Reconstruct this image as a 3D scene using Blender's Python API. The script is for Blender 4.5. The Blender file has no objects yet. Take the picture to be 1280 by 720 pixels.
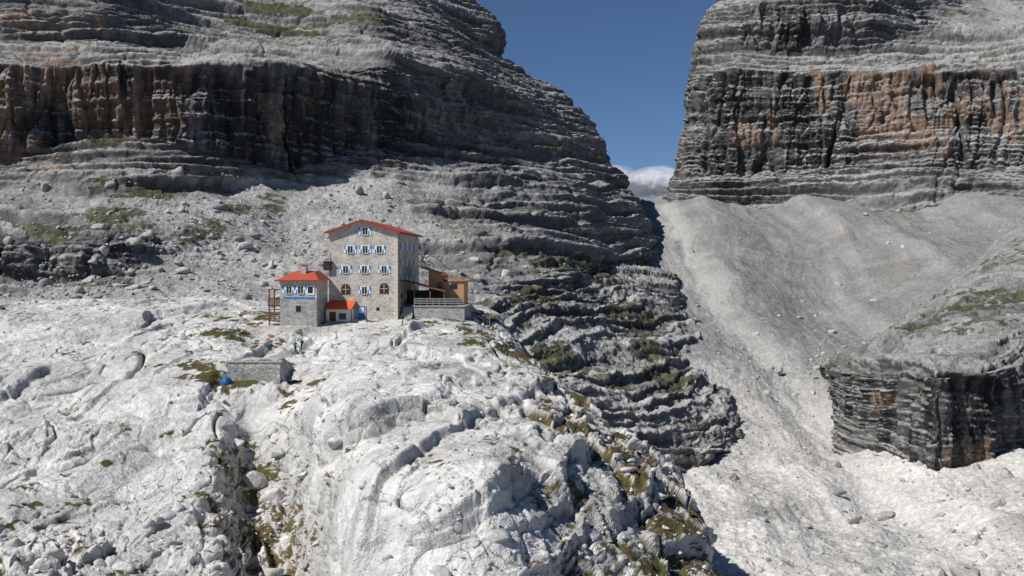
import bpy, math, numpy as np, random
from mathutils import Vector, Matrix
random.seed(5)
F=1280.0; TA=math.atan(20/1280.0); CA,SA=math.cos(TA),math.sin(TA)
def W(px,py,d):
    X=(px-640)/F; Y=(360-py)/F
    return (d*X, d*(CA+Y*SA), d*(-SA+Y*CA))
def sst(x,a,b):
    t=np.clip((x-a)/(b-a),0,1); return t*t*(3-2*t)
# ---------------- noise ----------------
rng=np.random.RandomState(11)
N=64
T=(rng.rand(N,N,N)*2-1).astype(np.float32).ravel()
RX=rng.rand(N*N*N,3).astype(np.float32)
def vn(q):
    i=np.floor(q).astype(np.int32); f=(q-i).astype(np.float32); f=f*f*(3-2*f)
    i&=63; j=(i+1)&63
    x0,y0,z0=i[:,0]*4096,i[:,1]*64,i[:,2]; x1,y1,z1=j[:,0]*4096,j[:,1]*64,j[:,2]
    fx,fy,fz=f[:,0],f[:,1],f[:,2]
    def L(a,b,t): return a+(b-a)*t
    a=L(L(T[x0+y0+z0],T[x1+y0+z0],fx),L(T[x0+y1+z0],T[x1+y1+z0],fx),fy)
    b=L(L(T[x0+y0+z1],T[x1+y0+z1],fx),L(T[x0+y1+z1],T[x1+y1+z1],fx),fy)
    return L(a,b,fz)
def fbm(P,s,o=4,seed=0,gain=.5,ridge=False):
    s=np.array(s if hasattr(s,'__len__') else (s,s,s),float)
    out=0;a=1.;tot=0
    for k in range(o):
        an=0.6+1.1*k; c,n=math.cos(an),math.sin(an)
        q=np.stack([(P[:,0]*c-P[:,1]*n)/s[0],(P[:,0]*n+P[:,1]*c)/s[1],P[:,2]/s[2]],1)+seed*7.31+k*13.7+20
        v=vn(q)
        if ridge: v=1-2*np.abs(v)
        out=out+a*v; tot+=a; a*=gain; s=s/2.03
    return out/tot
def worley(P,s,seed=0):
    s=np.array(s if hasattr(s,'__len__') else (s,s,s),float)
    q=(P/s+seed*5.17+20).astype(np.float32); i=np.floor(q).astype(np.int32)
    n=len(P); F1=np.full(n,9.,np.float32);F2=F1.copy();h1=np.zeros(n,np.int32);h2=h1.copy()
    V1=np.zeros((n,3),np.float32);V2=V1.copy()
    for a in(-1,0,1):
        for b in(-1,0,1):
            for c in(-1,0,1):
                j=i+np.array([a,b,c],np.int32); h=((j[:,0]&63)*4096+(j[:,1]&63)*64+(j[:,2]&63))
                v=q-(j+RX[h]*.9+.05).astype(np.float32)
                d=np.sqrt((v*v).sum(1)); m=d<F1; m2=(~m)&(d<F2)
                F2=np.where(m,F1,np.where(m2,d,F2)); h2=np.where(m,h1,np.where(m2,h,h2))
                V2=np.where(m[:,None],V1,np.where(m2[:,None],v,V2))
                F1=np.where(m,d,F1); h1=np.where(m,h,h1); V1=np.where(m[:,None],v,V1)
    return F1,F2,h1,V1,h2,V2
def blocks(P,s,seed=0,tilt=.5,crack=.35,cw=.06,sel=None,bw=.09):
    if sel is not None:
        out=np.zeros(len(P)); ii=np.nonzero(sel)[0]
        if len(ii): out[ii]=blocks(P[ii],s,seed,tilt,crack,cw,None,bw)
        return out
    F1,F2,h1,V1,h2,V2=worley(P,s,seed)
    def H(h,V):
        r=RX[(h*7+13)%len(RX)]*2-1
        return r[:,0]*.6+tilt*((RX[(h*3+5)%len(RX)]*2-1)*V).sum(1)
    a=H(h1,V1); b=H(h2,V2); e=F2-F1
    return a+(b-a)*.5*(1-sst(e,0,bw))-crack*np.exp(-e/cw)
# ---------------- materials ----------------
def newmat(name):
    m=bpy.data.materials.new(name); m.use_nodes=True
    nt=m.node_tree; b=nt.nodes['Principled BSDF']; b.inputs['Roughness'].default_value=.9
    b.inputs['Specular IOR Level'].default_value=.12
    return m,nt,b
def rockmat(name,s1,s2,bump,dist,lo=.72,hi=1.22,crk=None):
    m,nt,b=newmat(name); N_=nt.nodes.new; L=nt.links.new
    at=N_('ShaderNodeAttribute'); at.attribute_name='Col'
    tc=N_('ShaderNodeTexCoord')
    n1=N_('ShaderNodeTexNoise'); n1.inputs['Scale'].default_value=s1; n1.inputs['Detail'].default_value=5; n1.inputs['Roughness'].default_value=.75
    n2=N_('ShaderNodeTexNoise'); n2.inputs['Scale'].default_value=s2; n2.inputs['Detail'].default_value=4; n2.inputs['Roughness'].default_value=.75
    for n in(n1,n2): L(tc.outputs['Object'],n.inputs['Vector'])
    mr=N_('ShaderNodeMapRange'); mr.inputs[1].default_value=.3; mr.inputs[2].default_value=.7; mr.inputs[3].default_value=lo; mr.inputs[4].default_value=hi
    L(n1.outputs['Fac'],mr.inputs[0]); fac=mr.outputs[0]
    hgt=n2.outputs['Fac']
    if crk:
        vm0=N_('ShaderNodeVectorMath'); vm0.operation='MULTIPLY_ADD'; vm0.inputs[1].default_value=(3.5,3.5,3.5)
        n3=N_('ShaderNodeTexNoise'); n3.inputs['Scale'].default_value=crk*1.6; n3.inputs['Detail'].default_value=5; n3.inputs['Roughness'].default_value=.65
        L(tc.outputs['Object'],n3.inputs['Vector']); L(n3.outputs['Color'],vm0.inputs[0]); L(tc.outputs['Object'],vm0.inputs[2])
        mp=N_('ShaderNodeMapping'); mp.inputs['Scale'].default_value=(1.6,.45,.8); mp.inputs['Rotation'].default_value=(0,0,.3); L(vm0.outputs[0],mp.inputs[0])
        v=N_('ShaderNodeTexVoronoi'); v.feature='DISTANCE_TO_EDGE'; v.inputs['Scale'].default_value=crk; L(mp.outputs[0],v.inputs['Vector'])
        n4=N_('ShaderNodeTexNoise'); n4.inputs['Scale'].default_value=.16; n4.inputs['Detail'].default_value=3; L(tc.outputs['Object'],n4.inputs['Vector'])
        wd=N_('ShaderNodeMapRange'); wd.inputs[1].default_value=.42; wd.inputs[2].default_value=.62; wd.inputs[3].default_value=.0005; wd.inputs[4].default_value=.035; L(n4.outputs['Fac'],wd.inputs[0])
        cr=N_('ShaderNodeMapRange'); cr.inputs[1].default_value=0.; cr.inputs[3].default_value=.4; cr.inputs[4].default_value=1.; L(v.outputs['Distance'],cr.inputs[0]); L(wd.outputs[0],cr.inputs[2])
        mu=N_('ShaderNodeMath'); mu.operation='MULTIPLY'; L(fac,mu.inputs[0]); L(cr.outputs[0],mu.inputs[1]); fac=mu.outputs[0]
    vm=N_('ShaderNodeVectorMath'); vm.operation='SCALE'
    L(at.outputs['Color'],vm.inputs[0]); L(fac,vm.inputs['Scale'])
    L(vm.outputs[0],b.inputs['Base Color'])
    bp=N_('ShaderNodeBump'); bp.inputs['Strength'].default_value=bump; bp.inputs['Distance'].default_value=dist
    L(hgt,bp.inputs['Height']); L(bp.outputs[0],b.inputs['Normal'])
    return m
M_near=rockmat('limestone_near',1.1,1.7,.9,.5,.78,1.2,crk=.2)
M_bld=rockmat('boulder_rock',1.3,2.2,.8,.3)
M_far=rockmat('cliff_rock',.45,.6,.9,1.2,.60,1.38)
M_scree=rockmat('scree_gravel',1.1,1.2,.9,.6,.66,1.32)
# ---------------- sheets ----------------
def smooth(a,w,ax):
    if w<2: return a
    k=w//2; pad=[(0,0)]*a.ndim; pad[ax]=(k,k)
    ap=np.pad(a,pad,mode='reflect',reflect_type='odd'); c=np.cumsum(ap,axis=ax)
    z=np.zeros_like(np.take(c,[0],axis=ax)); c=np.concatenate([z,c],axis=ax)
    n=a.shape[ax]; w=2*k+1
    return (np.take(c,range(w,w+n),axis=ax)-np.take(c,range(0,n),axis=ax))/w
def grid_normals(G):
    du=np.gradient(G,axis=1); dv=np.gradient(G,axis=0)
    n=np.cross(du,dv); n/=np.linalg.norm(n,axis=2,keepdims=True)+1e-9
    return n
def dense(ctrl,su,sv,sm=.6,minu=8,wl=None,wlu=None):
    C=np.array(ctrl,float)
    W3=np.zeros(C.shape)
    for r in range(C.shape[0]):
        for c in range(C.shape[1]):
            W3[r,c,:3]=W(*C[r,c,:3]); W3[r,c,3]=C[r,c,3]
    du=np.hypot(*np.moveaxis(np.diff(C[:,:,:2],axis=1),2,0)).mean(0)
    dv=np.hypot(*np.moveaxis(np.diff(C[:,:,:2],axis=0),2,0)).mean(1)
    cu=np.maximum(minu,(du/su).astype(int)); cv=np.maximum(minu,(dv/sv).astype(int))
    if wl: cv=np.maximum(cv,np.minimum(110,(np.median(np.linalg.norm(np.diff(W3[:,:,:3],axis=0),axis=2),axis=1)/wl).astype(int)))
    if wlu:
        k=np.median(np.linalg.norm(np.diff(W3[:,:,:3],axis=1),axis=2),axis=0); cu=np.maximum(cu,np.minimum(90,(k/wlu).astype(int)))
    tu=np.concatenate([i+np.arange(n)/n for i,n in enumerate(cu)]+[[len(cu)]])
    tv=np.concatenate([i+np.arange(n)/n for i,n in enumerate(cv)]+[[len(cv)]])
    iu=np.minimum(tu.astype(int),len(cu)-1); fu=(tu-iu)[None,:,None]
    iv=np.minimum(tv.astype(int),len(cv)-1); fv=(tv-iv)[:,None,None]
    A=W3[:,iu]*(1-fu)+W3[:,iu+1]*fu
    G=A[iv]*(1-fv)+A[iv+1]*fv
    wu=int(np.median(cu)*sm); wv=int(np.median(cv)*sm)
    for _ in range(2):
        G=smooth(G,wu,1); G=smooth(G,wv,0)
    return G[:,:,:3],G[:,:,3]
def make_mesh(name,V,Fq,col,mat):
    me=bpy.data.meshes.new(name)
    me.vertices.add(len(V)); me.vertices.foreach_set('co',V.astype(np.float32).ravel())
    k=Fq.shape[1]
    me.loops.add(Fq.size); me.loops.foreach_set('vertex_index',Fq.astype(np.int32).ravel())
    me.polygons.add(len(Fq)); me.polygons.foreach_set('loop_start',np.arange(0,Fq.size,k,dtype=np.int32))
    me.update(calc_edges=True)
    ca=me.color_attributes.new('Col','FLOAT_COLOR','POINT')
    c4=np.ones((len(V),4),np.float32); c4[:,:3]=col; ca.data.foreach_set('color',c4.ravel())
    me.materials.append(mat)
    ob=bpy.data.objects.new(name,me); bpy.context.collection.objects.link(ob)
    return ob
def mesh_grid(name,G,col,mat):
    r,c=G.shape[:2]; idx=np.arange(r*c).reshape(r,c)
    Fq=np.stack([idx[:-1,:-1],idx[:-1,1:],idx[1:,1:],idx[1:,:-1]],2).reshape(-1,4)
    return make_mesh(name,G.reshape(-1,3),Fq,col,mat)
def spots(P,lst):
    m=np.zeros(len(P))
    for px,py,d,r,s in lst:
        c=np.array(W(px,py,d)); r=np.array(r if hasattr(r,'__len__') else (r,r*1.5,r))
        m=np.maximum(m,s*np.exp(-(((P-c)/r)**2).sum(1)))
    return m
def mix(a,b,t): 
    a=np.asarray(a,float); b=np.asarray(b,float); t=t[:,None]
    return a*(1-t)+b*t
GR1=(.085,.085,.030); GR2=(.13,.095,.045)

# ======== foreground plateau ========
px_cols=[-200,0,120,240,284,305,370,450,550,620,690]
def frow(py,ds,S,k=1.,dpy=None):
    row=[]
    ds=list(ds); ds.insert(4,ds[3]+.5)
    if dpy: dpy=list(dpy); dpy.insert(4,dpy[3])
    for i,p in enumerate(px_cols):
        row.append((min(p,S[0]-50+max(0,i-8)*10),py+(dpy[i] if dpy else 0),ds[i],k))
    row.append((S[0]-12,S[1],S[2]*.985,k)); row.append((S[0],S[1]+6,S[2],k))
    row.append((S[0]-8,S[1]+45,S[2]+22,k)); row.append((S[0]-50,S[1]+110,S[2]+45,k))
    return row
fc=[
 frow(960,[50,50,51,52,60,60,60,58,58,60],(925,960,62)),
 frow(820,[63,63,64,66,78,76,70,68,68,70],(915,820,76)),
 frow(720,[78,78,79,81,95,92,76,73,72,75],(902,720,90)),
 frow(640,[92,92,93,94,108,103,80,76,76,81],(886,648,100)),
 frow(585,[102,102,103,103,115,111,84,81,82,89],(850,588,113)),
 frow(530,[114,114,114,112,121,113,96,96,98,105],(785,532,125)),
 frow(480,[126,126,126,125,129,124,115,115,118,126],(718,484,140)),
 frow(440,[139,139,139,139,144,141,138,137,141,150],(668,442,158)),
 frow(412,[151,151,152,152,154,154,154,154,156,165],(638,408,170)),
 frow(396,[160,161,162,162,162,162,161,161,164,172],(632,398,176)),
 frow(390,[174,174,174,174,172,172,172,172,174,180],(630,394,182),dpy=[-4,-5,-8,-10,-4,0,0,0,0,0]),
 frow(385,[190,190,190,190,190,190,190,190,190,195],(628,388,197),dpy=[-4,-5,-10,-10,-6,0,0,0,0,0]),
 frow(384,[225,225,225,225,225,225,225,225,225,228],(622,386,228),dpy=[-8,-8,-10,-12,-8,0,0,0,0,0]),
]
G,K=dense(fc,1.15,.8,.32,wl=.2,wlu=.3)
n=grid_normals(G); sh=G.shape; P=G.reshape(-1,3); n=n.reshape(-1,3)
nb=smooth(smooth(n.reshape(sh),41,0),41,1).reshape(-1,3); nb/=np.linalg.norm(nb,axis=1,keepdims=True)
hutc=np.array(W(455,394,163))
hd=np.sqrt(((P[:,:2]-np.array([hutc[0]+1,hutc[1]+4]))**2/np.array([17.,13.])**2).sum(1))
flat=sst(hd,.85,1.5)
wv=np.stack([fbm(P,7,3,1),fbm(P,7,3,2),fbm(P,7,3,3)],1)*1.0
Pw=P+wv
blocky=sst(P[:,0]+fbm(P,14,3,4)*9,-4,8)
blocky=np.maximum(blocky,spots(P,[(330,640,106,(9,12,5),1.1),(330,700,94,(9,10,5),1.1),(130,700,84,(10,8,5),.9),(40,395,175,(50,10,5),.7),(330,410,153,(16,5,5),.7)]))
blocky=np.maximum(np.clip(blocky,0,1),sst(fbm(P,15,3,44),.1,.4)*.5)
rough=sst(fbm(P,10,3,9),-.35,.35)*.6+.4
fd=1-.55*sst(P[:,1],118,150)
disp=blocks(Pw,(17,24,13),1,1.1,.05,.05,bw=.06)*1.4
disp+=blocks(Pw,(7,10,5.5),6,1.2,.4,.03,bw=.06)*(.36+.44*blocky)*fd
disp+=blocks(Pw,(2.8,4.4,2.6),2,1.2,.5,.04)*(.09+.54*blocky)*fd
disp+=blocks(P+wv*.4,(1.2,1.7,1.1),3,1.2,.5,.07)*(.035+.25*blocky)*rough*fd
disp+=blocks(P,(.5,.6,.5),4,1.,.4,.1,sel=blocky>.1)*(.11*blocky)*rough
disp+=fbm(P,6,4,5)*.28+fbm(P,.9,3,6)*(.04+.1*blocky)+fbm(P,2.2,3,26)*.08
s=(P[:,0]-.27*P[:,1]+fbm(P,22,3,7)*6.5+fbm(P,4,2,8)*.8)/13+.32
fl=np.floor(s).astype(int); fr=s-fl; amp=(.25+1.0*RX[(fl*31+7)%5000,0])
brk=sst(fbm(P,16,2,19),-.15,.3)
led=fr**2*amp*(1-sst(fr,.93,1.))
disp+=led*1.5*(1-.6*blocky)*brk
disp-=1.9*np.exp(-np.abs(fbm(P,(16,30,16),3,12))/.012)*sst(fbm(P,20,2,13),-.05,.25)
disp-=.7*np.exp(-np.abs(fbm(P,(6,11,6),3,14))/.018)*sst(fbm(P,9,2,15),-.1,.3)
disp-=.55*np.exp(-np.abs(fbm(P,(14,5,6),3,16))/.018)*sst(fbm(P,9,2,17),.0,.3)
disp=disp*(.06+.94*flat)
far=sst(P[:,1],165,200); disp*=1-.6*far
D=nb*.6+np.array([0,0,.5])
P2=P+D*disp[:,None]
wx,wy,wz=W(318,476,128)
lx,ly=P2[:,0]-wx,P2[:,1]-wy
jit=fbm(P,1.5,3,55)*.25
tb=sst(3.7-np.abs(lx)+jit*3,0,1.4)*sst(ly,.35,.5)*sst(11-ly,0,5)
P2[:,2]=P2[:,2]*(1-tb)+(wz+2.2+jit*.6+.03*ly)*tb
tf=sst(5-np.abs(lx+.5)+jit*4,0,2)*sst(.45-ly,0,.1)*sst(ly+5,0,3)
P2[:,2]=P2[:,2]*(1-tf)+(wz+jit+.12*ly)*tf
G2=P2.reshape(sh); n2=grid_normals(G2).reshape(-1,3); nz=n2[:,2]
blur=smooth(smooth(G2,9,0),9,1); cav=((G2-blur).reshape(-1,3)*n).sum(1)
c=mix((.52,.51,.49),(.73,.715,.69),sst(fbm(P,6,5,21)+.4*fbm(P,.8,3,22),-.45,.45))
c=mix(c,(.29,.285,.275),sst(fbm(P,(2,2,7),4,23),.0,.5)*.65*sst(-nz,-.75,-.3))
c=mix(c,(.38,.375,.36),sst(fbm(P,(3,12,3),5,24),.08,.45)*.5)
c=mix(c,(.38,.375,.36),sst(fbm(P,(1.2,1.4,1.2),4,27),.12,.38)*.4)
c=mix(c,(.19,.18,.16),sst(-cav,.04,.28)*.6)  # hollows darkened by curvature: crease shading painted into the rock colour
gm=spots(P,[(300,655,100,(5,6,6),1.2),(395,625,108,6,1.),(440,620,96,4,.8),(310,590,114,6,.9),(350,700,94,6,.8),(250,465,131,(4,4,3),.8),(285,484,127,(6,4,3),.9),(290,430,146,(7,6,3),.6),(380,470,124,(5,6,5),.6),(335,475,127,(4,3,3),.6),
  (640,450,150,9,.9),(700,560,110,7,1.),(690,650,86,5,.8),(760,590,108,9,1.05),(800,620,100,7,1.1),(850,690,93,7,1.2),(740,690,80,4,.9),(860,640,103,6,1.1),(560,410,157,(10,5,3),.5),(350,395,165,(12,8,4),.7),(600,395,170,8,.7),(60,680,85,7,.4),(820,700,90,6,1.1),(700,500,130,6,.9)])
gn=fbm(P,2.0,4,31)*1.0+fbm(P,.5,3,32)*.5
g=sst(gm*1.05+gn-.55-np.clip(cav,0,1)*1.2+.35*(nz-.6),.0,.15)*sst(nz,.2,.5)
g2=sst(gn+.12*blocky+.2*(nz-.7)-cav*1.2,.60,.76)*sst(nz,.4,.7)*.75
g=np.maximum(g,g2)
gc=mix(GR1,GR2,sst(fbm(P,1.5,3,33)+.25*blocky,-.3,.5)); c=c*(1-g[:,None])+gc*g[:,None]
pm=sst(spots(P,[(400,690,94,(6,10,6),1),(320,700,94,(6,6,5),.8),(330,410,153,(14,5,4),.9),(500,425,150,(14,4,4),.6)])+fbm(P,3,3,35)*.3+tb,.5,.7)*(1-g)
c=c*(1-.6*pm[:,None])+np.array((.42,.40,.37))*.6*pm[:,None]
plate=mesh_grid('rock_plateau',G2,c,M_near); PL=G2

def ground_at(G,x,y,z=None):
    d=(G[:,:,0]-x)**2+(G[:,:,1]-y)**2
    i=np.unravel_index(np.argmin(d),d.shape); return G[i][2]

# ======== mountain displacement ========
def mountain(G,K,seed,scale=1.,ochre=[],grass=[],base=(.15,.147,.144),light=(.37,.362,.35),dip=(0,0),talcol=(.37,.362,.35),dark=(.034,.034,.035),darkspots=[],gthr=.33,bed=0.,bedp=3.6,rub=1.,blk=.6,och=(.32,.205,.135)):  # rock tones darker than the plateau: cloud shadow put into the colour
    n=grid_normals(G); sh=G.shape; P=G.reshape(-1,3); n=n.reshape(-1,3); K=K.ravel()
    K=np.clip(K+fbm(P,30*scale,4,seed+1)*.35+fbm(P,7*scale,3,seed+2)*.18,0,1); K=sst(K,.25,.6)
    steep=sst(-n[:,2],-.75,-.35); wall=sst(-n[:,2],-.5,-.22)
    w=fbm(P,90*scale,2,seed+3)*6+fbm(P,15*scale,2,seed+4)*.7+P[:,0]*dip[0]+P[:,1]*dip[1]
    Q=np.stack([P[:,0],P[:,1],P[:,2]+w],1)
    s1=fbm(Q,(140*scale,140*scale,9*scale),2,seed+5); s1=np.tanh(s1*6)
    s2=fbm(Q,(60*scale,60*scale,2.6*scale),2,seed+6); s2=np.tanh(s2*5)
    s3=fbm(Q,(30*scale,30*scale,1.1*scale),2,seed+26); s3=np.tanh(s3*4)
    t=(Q[:,2]+fbm(Q,(200,200,6*scale),2,seed+35)*3*scale+fbm(P,6*scale,3,seed+36)*.35)/(bedp*scale); tf_=t-np.floor(t)
    ba=.35+1.3*RX[(np.floor(t).astype(int)*17+seed)%9000,1]*sst(fbm(P,(24*scale,24*scale,5*scale),3,seed+37),-.45,.25)
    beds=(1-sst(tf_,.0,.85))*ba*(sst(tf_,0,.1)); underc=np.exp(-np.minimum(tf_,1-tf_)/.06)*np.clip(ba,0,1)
    Wn=np.stack([P[:,0]+fbm(P,9*scale,2,seed+31)*1.5*scale,P[:,1],P[:,2]],1)
    b1=blocks(Q,(6*scale,6*scale,2.4*scale),seed,.7,.6,.05)
    b2=blocks(Q,(2.6*scale,2.6*scale,1.2*scale),seed+1,.7,.5,.08)
    col1=blocks(Wn,(6*scale,6*scale,34*scale),seed+3,.9,.7,.06,sel=wall>.02)
    col2=blocks(Wn,(2.2*scale,2.2*scale,10*scale),seed+4,.9,.5,.08,sel=wall>.02)
    chim=np.exp(-np.abs(fbm(P,(24*scale,24*scale,170*scale),3,seed+7))/.035)
    butt_=fbm(P,(38*scale,38*scale,200*scale),3,seed+8)
    big=fbm(P,60*scale,3,seed+9)
    dr=s1*(1.5-.8*wall)+s2*(1.15-.75*wall)+s3*(.45-.2*wall)+butt_*5*steep*rub-chim*(1.2+3.2*wall)*rub+col1*2.3*wall+col2*1.0*wall+big*5*rub+(b1*1.1+b2*.7)*blk*(1-.4*wall)+beds*2.2*bed+fbm(P,1.6,2,seed+27)*.2
    dr=dr*scale
    dt=big*3*scale+fbm(P,9*scale,4,seed+10)*.9+fbm(P,1.8*scale,3,seed+11)*.3+b2*.2*scale
    disp=dr*K+dt*(1-K)
    P2=P+n*disp[:,None]; G2=P2.reshape(sh); nn=grid_normals(G2).reshape(-1,3); nz=nn[:,2]
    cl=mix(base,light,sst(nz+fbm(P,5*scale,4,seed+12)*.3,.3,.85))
    cl=mix(cl,light,sst(fbm(P,(2.4*scale,2.4*scale,16*scale),4,seed+13),.05,.45)*.6)
    cl=mix(cl,light,sst(s3+.6*fbm(P,12*scale,3,seed+33),.5,1.2)*.5)
    st=fbm(P,(2.2*scale,2.2*scale,60*scale),4,seed+14)+.8*fbm(P,(14*scale,14*scale,50*scale),3,seed+15)
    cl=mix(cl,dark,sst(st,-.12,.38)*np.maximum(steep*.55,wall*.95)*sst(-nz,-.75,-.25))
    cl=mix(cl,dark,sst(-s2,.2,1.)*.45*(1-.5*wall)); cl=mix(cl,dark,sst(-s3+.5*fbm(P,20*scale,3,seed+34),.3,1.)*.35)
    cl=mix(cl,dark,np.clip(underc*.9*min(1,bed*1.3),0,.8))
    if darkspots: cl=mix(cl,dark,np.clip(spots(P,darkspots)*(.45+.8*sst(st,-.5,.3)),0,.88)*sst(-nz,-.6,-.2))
    om=spots(P,ochre)
    oo=sst(om+fbm(P,(7*scale,7*scale,16*scale),4,seed+16)*.8,.42,.75)*sst(-nz,-.65,-.2)*(1-.6*sst(st,.0,.4))
    cl=mix(cl,och,oo*.7)
    tc=mix(np.array(talcol)*.78,np.array(talcol)*1.2,sst(fbm(P,12*scale,5,seed+17)+.35*fbm(P,1.5,2,seed+28),-.5,.5))
    c=cl*K[:,None]+tc*(1-K[:,None])
    gm=spots(P,grass)
    g=sst(gm*1.1+fbm(P,(10*scale,10*scale,3*scale),4,seed+18)*1.0+fbm(P,2,3,seed+29)*.6-.62,0,.12)*sst(nz,.12,.4)
    g=np.maximum(g,.85*sst(fbm(Q,(24*scale,24*scale,2.5*scale),4,seed+19)+.3*fbm(P,2,2,seed+29),gthr,gthr+.12)*sst(nz,.3,.55)*K)
    c=mix(c,mix((.055,.062,.028),(.105,.095,.045),sst(fbm(P,5,3,seed+20),-.3,.4)),g*.88)
    return G2,c

# ---- left mountain ----
Sx=[(830,345,480),(826,312,468),(822,300,475),(812,275,495),(800,250,515),(772,207,540),(742,155,560),(699,113,570),(634,72,575),(630,33,595),(592,-4,640),(480,-130,720)]
Lr=[
 [(-250,430,190,.2),(0,430,190,.2),(120,430,190,.2),(240,430,195,.2),(360,430,200,.2),(480,430,205,.2),(600,400,240,.6),(720,365,330,.9)],
 [(-250,374,228,.3),(0,374,228,.3),(120,372,228,.3),(240,370,232,.2),(360,366,238,.2),(480,364,243,.3),(600,360,262,.8),(740,335,350,.9)],
 [(-250,352,241,.7),(0,354,241,.7),(120,350,241,.7),(240,346,250,.1),(360,340,262,.0),(480,337,272,.2),(600,335,287,.8),(735,310,368,.9)],
 [(-250,290,244,1.),(0,292,244,1.),(120,290,246,1.),(240,290,266,.3),(360,295,300,.0),(480,295,305,.1),(600,297,322,.7),(740,275,400,.9)],
 [(-250,245,295,.4),(0,245,295,.4),(120,250,292,.4),(240,240,306,.5),(360,228,338,.2),(480,222,350,.4),(600,230,372,.6),(720,230,430,.9)],
 [(-250,205,303,1),(0,205,303,1),(120,168,314,.9),(240,190,318,.9),(360,212,340,.9),(480,185,362,.9),(600,165,410,.8),(690,180,470,.9)],
 [(-250,72,307,1),(0,78,307,1),(120,75,312,1),(240,84,320,1),(360,86,341,1),(480,76,365,1),(590,95,420,.9),(660,130,500,.9)],
 [(-250,45,330,1),(0,52,330,1),(120,48,335,1),(240,55,365,.8),(360,60,385,.8),(480,55,405,.9),(560,62,450,.8),(620,90,525,.9)],
 [(-250,0,334,1),(0,5,337,1),(120,8,345,1.),(240,10,405,.8),(360,22,430,.8),(470,18,445,.9),(530,30,480,.9),(585,50,550,.9)],
 [(-250,-60,360,1),(0,-55,362,1),(120,-40,380,1),(240,-30,440,1),(350,-10,470,1),(440,-10,480,1),(510,0,510,1),(570,10,570,1)],
 [(-250,-120,390,1),(0,-115,395,1),(120,-90,410,1),(240,-70,470,1),(330,-50,500,1),(410,-45,520,1),(480,-40,560,1),(530,-30,610,1)],
 [(-250,-260,450,1),(0,-250,450,1),(100,-230,470,1),(200,-200,520,1),(280,-190,560,1),(350,-180,590,1),(400,-170,630,1),(440,-150,670,1)],
]
for r,S in zip(Lr,Sx):
    r.append((S[0]-14,S[1],S[2]-8,.9)); r.append((S[0],S[1],S[2],.9)); r.append((S[0]-12,S[1]+4,S[2]+90,.9)); r.append((S[0]-40,S[1]+10,S[2]+180,.9))
G,K=dense(Lr,1.15,.95,.3,wlu=1.6)
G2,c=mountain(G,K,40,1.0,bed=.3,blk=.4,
  ochre=[(10,100,307,(30,30,18),1.),(150,120,314,(26,30,14),1.),(350,130,340,(20,30,8),.5),(0,190,304,(24,30,14),.9),(60,25,340,(24,30,6),.55),(440,110,362,(20,30,8),.4)],
  darkspots=[(60,150,306,(50,40,16),.4),(240,140,320,(26,30,18),.9),(400,150,350,(40,40,22),1.),(480,130,365,(24,40,20),1.),(150,320,246,(40,20,6),.8),(780,230,500,(30,60,12),.5)],
  grass=[(350,25,430,(22,40,6),1.1),(460,25,450,(22,40,6),1.),(340,10,440,(20,40,7),1.),(265,280,275,(4,12,8),1.2),(245,300,270,(4,10,6),1.1),(345,262,320,(6,16,5),1.1),(290,262,300,(6,14,5),1.),(150,270,270,(8,16,3),1.),(180,240,300,(12,30,3),1.),(70,285,250,(10,16,3),.9),(690,190,470,(20,40,4),1.),(580,180,400,(20,40,4),1.),(720,330,345,(25,60,4),1.),(590,190,390,(30,40,3),.9),(100,180,314,(30,20,4),.8)])
leftm=mesh_grid('mountain_cliff',G2,c,M_far); GL=G2

# ---- buttress ----
br=[
 [(560,620,150,1),(620,600,170,1),(690,620,180,1),(760,640,185,1),(820,640,187,1),(866,640,190,1),(880,640,200,1),(870,640,260,1)],
 [(560,560,160,1),(620,540,180,1),(690,560,190,1),(760,580,196,1),(830,580,204,1),(882,575,212,1),(900,575,218,1),(890,580,270,1)],
 [(560,500,180,1),(620,490,196,1),(700,500,207,1),(790,520,216,1),(860,525,228,1),(920,530,240,1),(938,528,247,1),(920,530,320,1)],
 [(560,440,200,1),(620,440,214,1),(700,445,228,1),(770,460,244,1),(840,470,262,1),(895,478,280,1),(915,480,290,1),(900,485,370,1)],
 [(560,400,222,1),(620,400,236,1),(690,398,258,1),(755,405,290,1),(810,410,315,1),(860,418,335,1),(885,420,345,1),(870,425,430,1)],
 [(560,375,240,.7),(620,372,252,.8),(680,362,290,1),(735,358,330,1),(785,358,365,1),(828,360,392,1),(850,362,402,1),(835,370,480,1)],
 [(560,368,250,.3),(620,362,268,.4),(680,350,310,.8),(735,340,360,1),(775,333,400,1),(810,328,435,1),(827,326,448,1),(820,335,520,1)],
 [(560,366,280,.2),(620,362,300,.2),(680,352,345,.8),(735,342,395,1),(770,336,435,1),(800,332,468,1),(815,332,480,1),(812,340,540,1)],
]
G,K=dense(br,.95,.8,.4,wlu=.9)
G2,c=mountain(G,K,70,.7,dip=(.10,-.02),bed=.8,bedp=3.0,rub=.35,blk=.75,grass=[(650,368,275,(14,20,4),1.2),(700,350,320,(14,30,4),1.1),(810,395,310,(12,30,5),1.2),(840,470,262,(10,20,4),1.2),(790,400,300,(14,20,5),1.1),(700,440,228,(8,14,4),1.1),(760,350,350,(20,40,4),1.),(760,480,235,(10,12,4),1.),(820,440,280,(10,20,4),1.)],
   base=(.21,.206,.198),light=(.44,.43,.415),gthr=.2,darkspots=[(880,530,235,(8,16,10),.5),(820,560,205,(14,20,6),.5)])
butt=mesh_grid('rock_buttress',G2,c,M_far)

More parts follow.
